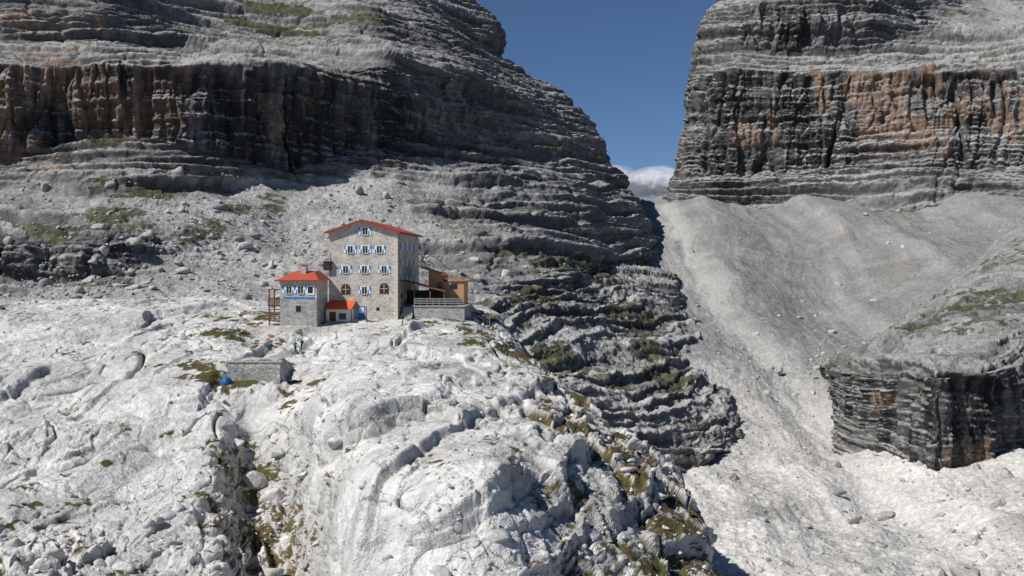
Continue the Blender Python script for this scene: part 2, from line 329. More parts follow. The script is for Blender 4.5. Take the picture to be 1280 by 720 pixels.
# ---- right mountain ----
Rs=[(820,330,560),(822,262,610),(838,215,625),(850,160,635),(864,100,645),(871,60,655),(893,0,680),(925,-80,720),(980,-200,780)]
cw=[.08,.2,.30,.38,.46,.56,.68,.84,1.0]
Rd=[[545,530,515,470,470,490,480,470,460],[600,592,580,540,530,560,545,530,515],[612,606,598,580,576,572,556,540,525],[614,610,602,592,586,578,564,548,530],[616,612,606,597,591,584,572,556,537],[636,634,630,624,618,608,598,586,572],[640,638,645,665,690,705,715,710,690],[700,700,700,715,745,765,780,790,770],[780,780,785,790,800,815,830,845,830]]
Rk=[[.6,.6,.3,.8,.9,.6,.3,.3,.3],[1,.9,.6,1,1,.7,.7,.6,.6],[1]*9,[1]*9,[1]*9,[1,1,1,1,.9,.9,.8,.8,.9],[1,1,.9,.6,.4,.25,.25,.3,.5],[1,1,.8,.5,.4,.3,.3,.3,.5],[1]*9]
Rpy=[[330,325,318,330,330,318,315,310,300],[268,266,262,285,288,270,262,242,236],[215,215,215,222,222,215,210,200,190],[160,160,160,163,163,160,155,150,140],[85,85,88,90,90,85,78,70,62],[62,64,66,72,74,70,60,55,45],[0,5,12,20,26,28,25,10,0],[-80,-78,-70,-55,-40,-30,-30,-50,-60],[-200]*9]
Rr=[]
for i,S in enumerate(Rs):
    row=[(S[0]+60,S[1]+5,S[2]+180,1.),(S[0]+14,S[1],S[2]+80,1.),(S[0],S[1],S[2],1.)]
    for j,w_ in enumerate(cw): row.append((S[0]+(1500-S[0])*w_,Rpy[i][j],Rd[i][j],Rk[i][j]))
    Rr.append(row)
G,K=dense(Rr,1.1,.95,.25,wlu=2.)
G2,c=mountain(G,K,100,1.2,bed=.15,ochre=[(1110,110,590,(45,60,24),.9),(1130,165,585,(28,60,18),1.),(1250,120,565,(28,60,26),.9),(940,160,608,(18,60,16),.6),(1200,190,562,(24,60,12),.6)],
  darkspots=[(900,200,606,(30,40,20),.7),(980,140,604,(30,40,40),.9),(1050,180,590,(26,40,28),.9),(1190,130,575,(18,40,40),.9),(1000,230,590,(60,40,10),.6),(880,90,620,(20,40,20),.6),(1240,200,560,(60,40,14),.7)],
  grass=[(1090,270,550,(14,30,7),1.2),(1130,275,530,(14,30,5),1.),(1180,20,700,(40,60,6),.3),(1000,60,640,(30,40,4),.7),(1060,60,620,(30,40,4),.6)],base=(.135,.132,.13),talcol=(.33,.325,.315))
rightm=mesh_grid('mountain_cliff',G2,c,M_far); rightm.name='mountain_cliff.001'; GRT=G2

# ---- scree valley ----
sp=[520,640,760,850,920,1000,1080,1180,1300,1500]
rows=[(960,[78]*10),(860,[95]*10),(720,[130]*10),(640,[165,165,165,165,166,168,168,165,160,150]),(600,[190,190,190,190,191,194,194,188,182,170]),(560,[220,220,220,220,222,226,226,215,205,190]),
 (520,[255,255,255,252,254,260,262,245,232,215]),(480,[290,290,290,290,291,296,298,285,265,240]),(430,[335,335,335,335,335,338,338,325,305,280]),(380,[395,395,395,395,392,388,384,372,352,330]),(340,[445,445,445,445,440,430,424,415,400,380]),
 (305,[500,500,500,500,492,484,476,465,450,430]),(275,[560,560,560,565,560,545,530,515,500,480]),(252,[640,640,640,640,615,600,590,570,550,530]),(243,[700,700,700,700,690,680,670,640,620,600]),(250,[800]*10),(290,[950]*10)]
sr=[[(p,py,d_,0) for p,d_ in zip(sp,ds)] for py,ds in rows]
G,K=dense(sr,1.15,.85,.7)
n=grid_normals(G); sh=G.shape; P=G.reshape(-1,3); n=n.reshape(-1,3)
PF=np.stack([P[:,0]/7.+fbm(P,60,2,202)*2.2-P[:,1]*.012,P[:,1]/75.,P[:,2]*0],1)
flow=fbm(PF,1,4,203)
ribs=fbm(np.stack([P[:,0]/38.,P[:,1]/260.,P[:,2]*0+3],1),1,2,213)
cone=spots(P,[(1000,262,590,(38,70,60),1.),(1220,250,550,(36,60,60),.8),(880,268,600,(22,60,60),.5)])
pth=np.array([W(830,262,600)[:2],W(862,330,460)[:2],W(900,400,370)[:2],W(965,460,305)[:2],W(1015,520,256)[:2],W(1075,580,205)[:2],W(1150,640,166)[:2],W(1190,720,130)[:2]])
dm=np.full(len(P),1e9)
for a,b in zip(pth[:-1],pth[1:]):
    ab=b-a; t=np.clip(((P[:,:2]-a)@ab)/(ab@ab),0,1); dm=np.minimum(dm,np.hypot(P[:,0]-a[0]-t*ab[0],P[:,1]-a[1]-t*ab[1]))
dm=dm+fbm(P,16,3,220)*5
chn=np.exp(-(dm/6.)**2)
disp=fbm(P,60,4,204)*6+ribs*7*sst(P[:,1],220,330)+cone*9+flow*1.4-chn*2.4+fbm(P,7,4,205)*.8+fbm(P,1.6,3,206)*.3+blocks(P,(2.2,2.2,2.2),207,.9,.1,.1)*.22+blocks(P,(.8,.8,.8),208,.8,.1,.1,sel=P[:,1]<330)*.13
P2=P+np.array([0,0,1.])*disp[:,None]; G2=P2.reshape(sh)
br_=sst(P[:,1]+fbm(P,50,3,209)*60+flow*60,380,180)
c=mix((.27,.264,.256),(.60,.582,.55),br_)  # paler fine gravel low down; upper scree darkened, cloud shade painted in
c*=(1+.25*fbm(P,9,5,210)+.35*flow+.2*fbm(P,1.2,2,211))[:,None]
c=mix(c,(.54,.53,.505),np.exp(-(dm/8.)**2)*.5)
c=mix(c,(.20,.19,.175),sst(fbm(P,(14,30,30),5,214)+.3*flow-chn,.28,.52)*.5)
gr=sst(spots(P,[(1000,690,138,(6,8,4),.6),(1240,400,330,(16,30,8),.6)])+fbm(P,2.5,4,212)*.7,.75,.95)
c=mix(c,GR2,gr*.7); c=np.clip(c,.02,.75)
scree=mesh_grid('scree_slope',G2,c,M_scree); SC=G2

# ---- lower right outcrop ----
orr=[
 [(1090,620,400,1),(1030,600,300,1),(1046,590,240,1),(1100,640,205,1),(1165,690,176,1),(1235,680,184,1),(1300,620,215,1),(1400,590,220,1)],
 [(1080,500,400,1),(1036,480,306,1),(1050,512,250,1),(1098,552,224,1),(1165,598,192,1),(1235,586,200,1),(1300,545,224,1),(1400,530,232,1)],
 [(1080,462,400,1),(1034,455,309,1),(1048,466,252,1),(1100,468,225,1),(1165,466,193,1),(1235,464,200,1),(1300,456,223,1),(1400,450,232,1)],
 [(1085,452,405,1),(1038,447,316,1),(1058,449,268,1),(1102,447,240,1),(1165,444,207,1),(1235,438,213,1),(1300,430,234,1),(1400,430,242,1)],
 [(1120,436,420,.8),(1085,430,362,.8),(1100,422,335,.8),(1130,410,300,.8),(1180,405,268,.8),(1240,395,266,.8),(1300,385,276,.8),(1400,380,286,.8)],
 [(1150,415,440,.4),(1120,408,392,.5),(1140,394,368,.5),(1160,381,345,.5),(1200,368,322,.6),(1250,354,318,.6),(1310,341,323,.6),(1400,336,333,.6)],
 [(1180,385,450,.2),(1160,375,428,.2),(1175,362,412,.2),(1200,342,395,.3),(1235,325,385,.4),(1272,305,383,.5),(1320,290,386,.5),(1400,280,396,.5)],
 [(1200,370,520,.1),(1190,350,500,.1),(1200,335,490,.1),(1220,318,470,.2),(1250,298,460,.3),(1285,280,455,.4),(1330,265,460,.4),(1400,255,470,.4)],
]
G,K=dense(orr,1.0,.8,.16,wlu=1.)
G2,c=mountain(G,K,130,.5,ochre=[(1210,570,200,(8,14,4),.9),(1100,500,226,(6,12,5),.5)],grass=[(1200,395,290,(14,30,4),1.),(1250,375,300,(12,30,4),1.),(1150,405,300,(10,30,3),.9),(1230,420,245,(9,16,3),.9),(1270,330,360,(14,30,5),.9)],base=(.14,.138,.135),light=(.34,.33,.32),dark=(.022,.022,.023),talcol=(.30,.295,.285),
  darkspots=[(1070,490,245,(8,20,9),.9),(1160,520,196,(12,16,14),1.),(1220,520,200,(10,16,12),.9),(1110,500,222,(6,16,9),.9),(1290,490,225,(10,16,8),.7)])
outc=mesh_grid('rock_outcrop',G2,c,M_far); GO=G2

g=np.linspace(-6000,6000,61); X,Y=np.meshgrid(g,g)
Z=-75+0*X; GG=np.stack([X,Y,Z],2); mesh_grid('ground',GG,np.tile((.3,.29,.27),(GG.shape[0]*GG.shape[1],1)),M_far)

# ---------------- boulders ----------------
import bmesh
def ico(sub):
    bm=bmesh.new(); bmesh.ops.create_icosphere(bm,subdivisions=sub,radius=1)
    v=np.array([x.co[:] for x in bm.verts]); f=np.array([[y.index for y in x.verts] for x in bm.faces]); bm.free(); return v,f
IV,IF=ico(2); IV3,IF3=ico(3)
def rockshape(r,big=False):
    v=(IV3 if big else IV).copy()
    for _ in range(12 if big else 8):
        d=r.randn(3); d/=np.linalg.norm(d); o=.35+.25*r.rand(); t=v@d
        v-=np.outer(np.maximum(t-o,0),d)
    if big: v*= (1+.05*fbm(v*3+5,1,3,3))[:,None]
    v*=np.array([1,.65+.35*r.rand(),.45+.4*r.rand()])*1.2
    a=r.rand()*6.28; R=np.array([[math.cos(a),-math.sin(a),0],[math.sin(a),math.cos(a),0],[0,0,1]])
    tl=r.randn()*.35; R2=np.array([[1,0,0],[0,math.cos(tl),-math.sin(tl)],[0,math.sin(tl),math.cos(tl)]])
    return v@R.T@R2.T
def boulders(name,pts,sizes,mat,col,seed=0,big=False):
    r=np.random.RandomState(seed); temp=[rockshape(r,big) for _ in range(40)]
    If=IF3 if big else IF
    Vs=[];Fs=[];Cs=[];o=0
    for p,s in zip(pts,sizes):
        v=temp[r.randint(40)]*s*(.8+.4*r.rand(3)); Vs.append(v+p+np.array([0,0,s*.1])); Fs.append(If+o); o+=len(v)
        Cs.append(np.tile(np.array(col)*(.75+.5*r.rand()),(len(v),1)))
    return make_mesh(name,np.concatenate(Vs),np.concatenate(Fs),np.concatenate(Cs),mat)
def pick(G,nn,r,spotl=None):
    Pf=G.reshape(-1,3); i=r.randint(0,len(Pf),nn*(1 if spotl is None else 12)); q=Pf[i]
    if spotl is not None:
        w=spots(q,spotl); q=q[r.rand(len(q))<w][:nn]
    return q
r=np.random.RandomState(3)
q=pick(SC,9000,r); fb=fbm(q,25,3,300); q=q[fb+r.rand(len(q))*.8>.25]
q=np.concatenate([q,pick(SC,1500,r,[(970,480,290,(22,50,20),1),(900,400,370,(16,50,20),.7),(1020,440,325,(14,40,20),.7),(1240,690,138,(16,14,9),.8)])])
s=.18+.27*r.pareto(2.5,len(q)); s=np.clip(s,.15,2.3)
boulders('scree_boulders',q,s,M_scree,(.46,.45,.43),1)
bl=[(1212,688,138,2.0),(1050,606,188,1.8),(1070,628,172,1.7),(1190,640,165,.8),(960,496,276,2.4),(975,470,300,1.8),(1225,640,160,.9),(1010,640,168,.9)]
boulders('large_boulders',[np.array([W(a,b,d)[0],W(a,b,d)[1],ground_at(SC,W(a,b,d)[0],W(a,b,d)[1])+.3*s_]) for a,b,d,s_ in bl],[x[3] for x in bl],M_bld,(.42,.41,.39),4,True)
q=pick(PL,2300,r,[(330,660,100,(8,12,6),1),(400,620,108,7,.8),(60,395,180,(30,20,5),.7),(200,380,200,(35,20,5),.7),(700,600,98,14,.7),(800,640,100,12,.8),(290,430,148,(12,8,5),.5),(120,700,84,7,.6),(600,420,158,(14,10,6),.7)])
s=np.clip(.12+.17*r.pareto(2.5,len(q)),.1,.9)
boulders('plateau_boulders',q,s,M_bld,(.56,.55,.53),2)
bl=[(322,580,112,1.5),(345,600,108,1.3),(300,560,116,1.2),(380,590,108,1.2),(350,560,114,1.1),(295,690,94,1.1),(340,690,94,1.3),(420,650,99,1.0),(20,690,84,.9),(380,700,92,1.0)]
boulders('fallen_blocks',[np.array([W(a,b,d)[0],W(a,b,d)[1],ground_at(PL,W(a,b,d)[0],W(a,b,d)[1])+.1*s_]) for a,b,d,s_ in bl],[x[3] for x in bl],M_bld,(.55,.54,.52),8,True)
q=pick(GL,3200,r,[(300,300,290,(60,50,14),1),(450,320,290,(50,50,14),1),(150,365,238,(60,20,6),1),(480,260,320,(30,40,14),.8)])
s=np.clip(.25+.3*r.pareto(2.4,len(q)),.2,2.2)
boulders('talus_boulders',q,s,M_scree,(.42,.41,.395),5)

# ---------------- hut ----------------
def simple(name,col,rough=.8,noise=.15,scale=6):
    m,nt,b=newmat(name); b.inputs['Roughness'].default_value=rough
    n=nt.nodes.new('ShaderNodeTexNoise'); n.inputs['Scale'].default_value=scale; n.inputs['Detail'].default_value=6
    tc=nt.nodes.new('ShaderNodeTexCoord'); nt.links.new(tc.outputs['Object'],n.inputs['Vector'])
    cr=nt.nodes.new('ShaderNodeValToRGB'); cr.color_ramp.elements[0].position=.3; cr.color_ramp.elements[1].position=.7
    cr.color_ramp.elements[0].color=(*[x*(1-noise) for x in col],1); cr.color_ramp.elements[1].color=(*[min(1,x*(1+noise)) for x in col],1)
    nt.links.new(n.outputs['Fac'],cr.inputs[0]); nt.links.new(cr.outputs[0],b.inputs['Base Color']); return m
def masonry(name,c1,c2,mortar,scale):
    m,nt,b=newmat(name); N_=nt.nodes.new; L=nt.links.new
    tc=N_('ShaderNodeTexCoord'); mp=N_('ShaderNodeMapping'); mp.inputs['Scale'].default_value=(1,1,1.6); L(tc.outputs['Object'],mp.inputs[0])
    v=N_('ShaderNodeTexVoronoi'); v.inputs['Scale'].default_value=scale; L(mp.outputs[0],v.inputs['Vector'])
    e=N_('ShaderNodeTexVoronoi'); e.feature='DISTANCE_TO_EDGE'; e.inputs['Scale'].default_value=scale; L(mp.outputs[0],e.inputs['Vector'])
    sx=N_('ShaderNodeSeparateColor'); L(v.outputs['Color'],sx.inputs[0])
    mx=N_('ShaderNodeMix'); mx.data_type='RGBA'; mx.inputs[6].default_value=(*c1,1); mx.inputs[7].default_value=(*c2,1); L(sx.outputs[0],mx.inputs[0])
    cm=N_('ShaderNodeMapRange'); cm.inputs[1].default_value=.02; cm.inputs[2].default_value=.07; L(e.outputs['Distance'],cm.inputs[0])
    m2=N_('ShaderNodeMix'); m2.data_type='RGBA'; m2.inputs[6].default_value=(*mortar,1); L(cm.outputs[0],m2.inputs[0]); L(mx.outputs[2],m2.inputs[7])
    nz_=N_('ShaderNodeTexNoise'); nz_.inputs['Scale'].default_value=.5; nz_.inputs['Detail'].default_value=5; L(tc.outputs['Object'],nz_.inputs['Vector'])
    mr=N_('ShaderNodeMapRange'); mr.inputs[1].default_value=.3; mr.inputs[2].default_value=.7; mr.inputs[3].default_value=.8; mr.inputs[4].default_value=1.15; L(nz_.outputs['Fac'],mr.inputs[0])
    vm=N_('ShaderNodeVectorMath'); vm.operation='SCALE'; L(m2.outputs[2],vm.inputs[0]); L(mr.outputs[0],vm.inputs['Scale'])
    L(vm.outputs[0],b.inputs['Base Color'])
    bp=N_('ShaderNodeBump'); bp.inputs['Strength'].default_value=.5; bp.inputs['Distance'].default_value=.05; L(cm.outputs[0],bp.inputs['Height']); L(bp.outputs[0],b.inputs['Normal'])
    return m
m_stone=masonry('rubble_masonry',(.38,.35,.31),(.64,.60,.54),(.56,.525,.475),2.4)
m_stone2=masonry('grey_masonry',(.27,.26,.245),(.50,.485,.46),(.38,.365,.34),2.0)
m_quoin=simple('quoin_plaster',(.64,.57,.48)); m_red=simple('red_metal_roof',(.42,.09,.05),.5,.12,3)
m_redd=simple('roof_edge_red',(.26,.07,.045),.5); m_org=simple('orange_awning',(.62,.12,.045),.6,.1)
m_blue=simple('blue_paint',(.03,.24,.60),.5); m_white=simple('white_paint',(.80,.80,.78),.6,.05)
m_glass,_nt,_b=newmat('window_glass'); _b.inputs['Base Color'].default_value=(.02,.025,.03,1); _b.inputs['Roughness'].default_value=.1; _b.inputs['Specular IOR Level'].default_value=.5
m_wood=simple('brown_wood',(.16,.085,.05),.8,.3,8); m_owood=simple('larch_wood',(.50,.30,.15),.7,.2,5); m_dark=simple('dark_timber',(.05,.042,.036)); m_metal=simple('grey_metal',(.25,.25,.26),.4)
m_arch=simple('brown_frame',(.14,.06,.04)); m_slab=simple('concrete',(.40,.39,.37)); m_orf=simple('orange_roof',(.55,.17,.06),.6)
TH=math.radians(6)
def empty(name,loc,rz=0):
    e=bpy.data.objects.new(name,None); e.location=loc; e.rotation_euler=(0,0,rz); bpy.context.collection.objects.link(e); return e
def obj(name,bm,mat,parent):
    me=bpy.data.meshes.new(name); bm.to_mesh(me); bm.free(); me.materials.append(mat)
    o=bpy.data.objects.new(name,me); bpy.context.collection.objects.link(o); o.parent=parent; return o
def box(name,x0,x1,y0,y1,z0,z1,mat,parent,bev=0):
    bm=bmesh.new(); bmesh.ops.create_cube(bm,size=1)
    for v in bm.verts: v.co=Vector(((x0+x1)/2+v.co.x*(x1-x0),(y0+y1)/2+v.co.y*(y1-y0),(z0+z1)/2+v.co.z*(z1-z0)))
    if bev: bmesh.ops.bevel(bm,geom=bm.edges[:],offset=bev,segments=1,affect='EDGES')
    return obj(name,bm,mat,parent)
def poly(name,verts,faces,mat,parent):
    bm=bmesh.new(); vs=[bm.verts.new(v) for v in verts]
    for f in faces: bm.faces.new([vs[i] for i in f])
    bmesh.ops.recalc_face_normals(bm,faces=bm.faces[:]); return obj(name,bm,mat,parent)
def prism_y(name,prof,y0,y1,mat,parent):
    k=len(prof); v=[(x,y0,z) for x,z in prof]+[(x,y1,z) for x,z in prof]
    f=[list(range(k)),list(range(k,2*k))[::-1]]+[[i,(i+1)%k,k+(i+1)%k,k+i] for i in range(k)]
    return poly(name,v,f,mat,parent)
def prism_x(name,prof,x0,x1,mat,parent):
    k=len(prof); v=[(x0,y,z) for y,z in prof]+[(x1,y,z) for y,z in prof]
    f=[list(range(k)),list(range(k,2*k))[::-1]]+[[i,(i+1)%k,k+(i+1)%k,k+i] for i in range(k)]
    return poly(name,v,f,mat,parent)
def window(par,x,z,y=0,w=.85,h=1.15,shut=True):
    t=.09
    box('window_glass',x-w/2,x+w/2,y-.02,y+.1,z-h/2,z+h/2,m_glass,par)
    box('window_frame',x-w/2-t,x-w/2,y-.07,y+.1,z-h/2-t,z+h/2+t,m_white,par); box('window_frame',x+w/2,x+w/2+t,y-.07,y+.1,z-h/2-t,z+h/2+t,m_white,par)
    box('window_frame',x-w/2,x+w/2,y-.068,y+.1,z+h/2,z+h/2+t,m_white,par); box('window_sill',x-w/2-t,x+w/2+t,y-.14,y+.1,z-h/2-t-.06,z-h/2-t-.003,m_quoin,par)
    box('window_mullion',x-.03,x+.03,y-.05,y-.022,z-h/2,z+h/2,m_white,par)
    if shut:
        sw=w*.58
        for sgn in(-1,1):
            xa=x+sgn*(w/2+t+.01); xb=xa+sgn*sw; x0,x1=min(xa,xb),max(xa,xb); zt=z+h/2+.06; zb=z-h/2-.06; zm=(zt+zb)/2
            xm=(x0+x1)/2
            a,b_=(m_blue,m_white) if sgn<0 else (m_white,m_blue)
            box('shutter',x0,xm,y-.07,y-.01,zm,zt,a,par); box('shutter',xm,x1,y-.07,y-.01,zm,zt,b_,par)
            box('shutter',x0,xm,y-.07,y-.01,zb,zm,b_,par); box('shutter',xm,x1,y-.07,y-.01,zb,zm,a,par)
hx,hy,hz=W(497,394,160)
hut=empty('mountain_hut',(hx,hy,hz),-TH)
Wd,Ln,EH,PH=11.0,17.0,13.0,14.75
prism_y('stone_walls',[(-Wd,-3),(0,-3),(0,EH),(-Wd/2,PH),(-Wd,EH)],0,Ln,m_stone,hut)
for i in range(22):
    w_=.75 if i%2 else .5
    box('corner_quoins',-w_,.03,-.03,.0+(.9 if i%2==0 else .6),i*.6-.6,i*.6-.03,m_quoin,hut)
sl=(PH-EH)/(Wd/2)
def roofslab(nm,x0,z0,x1,z1,y0,y1,t,mat): prism_y(nm,[(x0,z0),(x1,z1),(x1,z1+t),(x0,z0+t)],y0,y1,mat,hut)
ov=.55
roofslab('roof_panel',-Wd-ov,EH-ov*sl+.01,-Wd/2,PH+.01,-.6,Ln+.5,.2,m_red)
roofslab('roof_panel',-Wd/2,PH+.01,ov,EH-ov*sl+.01,-.6,Ln+.5,.2,m_red)
roofslab('roof_fascia',-Wd-ov-.05,EH-ov*sl-.12,-Wd/2,PH-.1,-.68,-.602,.33,m_redd)
roofslab('roof_fascia',-Wd/2,PH-.1,ov+.05,EH-ov*sl-.12,-.68,-.602,.33,m_redd)
box('roof_gutter',ov,ov+.14,-.6,Ln+.5,EH-ov*sl-.1,EH-ov*sl+.08,m_redd,hut)
def hxz(px,py):
    d=160.6; return ((px-497)/1280*d*1.0, (394-py)/1280*d)
for px,py in [(456,289),(437,312),(456,312),(474,312),(431,337),(455,337),(480,337),(455,363)]:
    x,z=hxz(px,py); window(hut,x,z,0,.8,1.05)
def arched(par,px,py):
    x,z=hxz(px,py); pts=[(x-.75,z-.8),(x+.75,z-.8)]+[(x+.75*math.cos(a),z+.15+.75*math.sin(a)) for a in np.linspace(0,math.pi,9)]
    prism_y('arched_window_frame',pts,-.05,.05,m_arch,par)
    s_=.74; pts=[(x+(a-x)*s_,z+(b-z)*s_) for a,b in pts]; prism_y('arched_window_glass',pts,-.07,.04,m_glass,par)
    box('arched_window_mullion',x-.04,x+.04,-.1,-.03,z-.6,z+.7,m_quoin,par); box('arched_window_mullion',x-.56,x+.56,-.095,-.03,z-.02,z+.05,m_quoin,par)
arched(hut,431,362); arched(hut,480,361)
box('window_glass',-3.4,-2.9,-.03,.05,.7,1.2,m_glass,hut)
for y in(3,6.5,10,13.5):
    for z in(2.9,5.6,8.3,10.9):
        box('side_window',-.05,.03,y-.4,y+.4,z-.5,z+.5,m_glass,hut); box('side_window_sill',-.05,.12,y-.5,y+.5,z-.62,z-.503,m_quoin,hut)
        if z>3: 
            box('side_shutter',.005,.07,y-.9,y-.42,z-.52,z+.52,m_blue,hut); box('side_shutter',.005,.07,y+.42,y+.9,z-.52,z+.52,m_white,hut)
box('downpipe',.02,.12,.95,1.05,-1,EH-.1,m_metal,hut)
box('service_mast',-Wd-.45,-Wd-.35,.2,.3,2,8.8,m_metal,hut); box('service_box',-Wd-.75,-Wd+.5,-.55,-.02,7.0,8.4,m_dark,hut,.05); box('service_box_lid',-Wd-.85,-Wd+.6,-.65,-.01,8.403,8.5,m_metal,hut)
box('service_antenna',-Wd-.1,-Wd-.04,-.3,-.24,8.5,10.2,m_metal,hut)
box('entrance_door',-6.3,-5.2,-.06,.03,-.9,1.4,m_blue,hut); box('entrance_door_panel',-6.15,-5.35,-.09,-.061,.35,1.2,m_white,hut)
box('door_frame',-6.45,-6.303,-.1,.03,-.9,1.55,m_slab,hut); box('door_frame',-5.197,-5.05,-.1,.03,-.9,1.55,m_slab,hut)
# ---- annex
ax=-11.15; aw=5.75; ay=-6.0; al=5.9; ah=5.75
box('annex_lower_wall',ax-aw,ax,ay,ay+al,-3,2.7,m_stone2,hut); box('annex_upper_wall',ax-aw+.02,ax-.02,ay+.02,ay+al,2.7,ah-.2,m_stone,hut)
o=.5; z0=ah-.25; z1=ah+1.15
poly('annex_hip_roof',[(ax-aw-o,ay-o,z0),(ax+o,ay-o,z0),(ax+o,ay+al,z0),(ax-aw-o,ay+al,z0),(ax-aw+1.6,ay+2.6,z1),(ax-1.2,ay+2.6,z1),(ax-1.2,ay+al,z1),(ax-aw+1.6,ay+al,z1)],[(0,1,5,4),(1,2,6,5),(4,5,6,7),(3,0,4,7),(2,3,7,6),(3,2,1,0)],m_red,hut)
box('annex_fascia',ax-aw-o-.05,ax+o+.05,ay-o-.06,ay-o-.003,z0-.18,z0+.04,m_redd,hut)
box('chimney',ax-3.0,ax-2.2,ay+1.7,ay+2.5,z0+.5,z1+.85,m_stone,hut); box('chimney_cap',ax-3.1,ax-2.1,ay+1.6,ay+2.6,z1+.853,z1+1.0,m_red,hut)
for wx_ in(-4.3,-2.5,):
    window(hut,ax+wx_,4.05,ay,.8,1.0)
box('white_panel',ax-1.6,ax-.35,ay-.06,ay+.0,3.3,4.7,m_white,hut); box('annex_window_glass',ax-1.35,ax-.6,ay-.09,ay-.055,3.55,4.5,m_glass,hut)
box('annex_blue_band',ax-5.2,ax-.35,ay-.05,ay+.0,2.72,2.98,m_blue,hut)
box('annex_window_frame',ax-3.4,ax-2.3,ay-.05,ay+.01,.6,1.75,m_slab,hut); box('annex_window_glass',ax-3.25,ax-2.45,ay-.08,ay-.045,.72,1.63,m_glass,hut)
bx0=ax-aw-1.9
for yy in(ay+.2,ay+2.6):
    box('balcony_post',bx0+.05,bx0+.21,yy,yy+.16,-2.2,4.0,m_wood,hut)
box('balcony_deck',bx0,ax-aw-.005,ay+.1,ay+3,1.5,1.66,m_wood,hut); box('balcony_roof',bx0-.1,ax-aw-.3,ay,ay+3.1,4.0,4.12,m_wood,hut)
for i in range(9): box('balcony_slat',bx0+.0+i*.21,bx0+.15+i*.21,ay+.05,ay+.09,1.667,2.75,m_wood,hut)
box('balcony_rail',bx0-.03,ax-aw-.01,ay-.01,ay+.13,2.753,2.86,m_wood,hut)
for i in range(6): box('balcony_brace',bx0+.02,ax-aw-.01,ay+.15,ay+.25,-1.8+i*.55,-1.66+i*.55,m_wood,hut)
qx0,qx1=-10.95,-6.6
prism_x('porch_roof',[(-.05,2.15),(-2.7,.95),(-2.7,1.08),(-.05,2.3)],qx0,qx1,m_org,hut)
box('porch_wall',qx0+.1,qx1-.3,-2.2,-.01,-2.2,.95,m_white,hut); box('porch_door',qx0+.7,qx0+1.7,-2.27,-2.19,-1.9,.55,m_arch,hut); box('porch_window',qx0+2.2,qx0+3.3,-2.26,-2.19,-.6,.35,m_glass,hut)
for xx in(qx0+.05,qx1-.17): box('porch_post',xx,xx+.12,-2.6,-2.48,-2.4,1.0,m_wood,hut)
t0,t1,ty0,ty1=2.3,10.3,1.5,9
box('terrace_wall',t0,t1,ty0,ty1,-4,1.3,m_stone2,hut); box('terrace_slab',t0-.15,t1+.15,ty0-.15,ty1,1.303,1.45,m_slab,hut)
for i in range(9):
    xx=t0+i*(t1-t0-.12)/8; box('terrace_rail_post',xx,xx+.12,ty0-.02,ty0+.1,1.453,2.65,m_metal,hut)
for z in(1.75,2.1,2.45): box('terrace_rail',t0,t1,ty0-.06,ty0-.023,z,z+.17,m_metal,hut)
for xx in(t0-.1,t0+2.4,t0+4.6): box('veranda_post',xx,xx+.18,ty0+.4,ty0+.58,1.453,4.9-(xx-t0+2.2)*.24,m_wood,hut)
prism_y('veranda_roof',[(.1,5.3),(7.2,3.6),(7.2,3.75),(.1,5.45)],ty0+.1,ty0+5,m_wood,hut)
box('veranda_back',.1,6.0,ty0+4.6,ty0+4.75,1.453,3.8,m_dark,hut)
box('larch_cabin',3.6,9.4,ty0+5.5,ty0+10,0,5.2,m_owood,hut)
prism_y('cabin_roof',[(2.4,7.4),(6.0,6.2),(6.0,6.35),(2.4,7.58)],ty0+5.1,ty0+10.4,m_orf,hut)
prism_y('cabin_gable',[(3.6,5.2),(6.0,5.2),(6.0,6.18),(3.6,6.98)],ty0+5.52,ty0+9.9,m_owood,hut)
prism_y('cabin_lean_roof',[(6.003,5.6),(9.9,5.25),(9.9,5.38),(6.003,5.75)],ty0+5.2,ty0+10.3,m_orf,hut)
box('cabin_window',5.0,5.9,ty0+5.45,ty0+5.52,4.2,5.1,m_glass,hut); box('cabin_window',7.2,8.3,ty0+5.45,ty0+5.52,4.0,4.9,m_glass,hut)
for i in range(7): box('terrace_stair',t0-1.9,t0-.2,ty0-1.2+i*.3,ty0-.9+i*.3,-3,-.6+i*.3,m_slab,hut)
cw_=empty('cableway_gantry',(hx+11.6,hy+6,hz),-TH)
for xx in(0,2.6): box('gantry_post',xx,xx+.12,0,.12,-2,5.6,m_metal,cw_)
box('gantry_beam',-.6,4.0,-.02,.14,5.6,5.75,m_metal,cw_); box('gantry_beam',-.2,3.2,-.02,.14,4.2,4.3,m_metal,cw_)
sw=empty('stone_retaining_wall',(wx,wy,wz),0)
m_dry=masonry('dry_stone',(.33,.32,.30),(.60,.585,.555),(.16,.15,.14),2.3)
poly('wall_body',[(-3.3,-.12,-.8),(3.2,-.12,-.8),(3.2,.5,-.8),(-3.3,.5,-.8),(-3.3,.0,2.2),(3.2,.0,2.35),(3.2,.62,2.35),(-3.3,.62,2.2)],[(0,1,5,4),(1,2,6,5),(2,3,7,6),(3,0,4,7),(4,5,6,7),(3,2,1,0)],m_dry,sw)
rr=np.random.RandomState(9)
xx=-3.4
while xx<3.2:
    w_=.45+.5*rr.rand(); box('coping_stone',xx,xx+w_-.03,-.1,.6+.15*rr.rand(),2.25,2.4+.12*rr.rand(),m_slab,sw,.04); xx+=w_
tx,ty,tz=W(283,476,126.5); tz=ground_at(PL,tx,ty)
tent=empty('blue_tent',(tx,ty,tz),.3)
bm=bmesh.new(); bmesh.ops.create_uvsphere(bm,u_segments=24,v_segments=12,radius=1)
for v in bm.verts:
    v.co.x*=.75*(1-.12*abs(math.sin(4*math.atan2(v.co.y,v.co.x)))); v.co.y*=.85; v.co.z=max(-.15,v.co.z)*.95
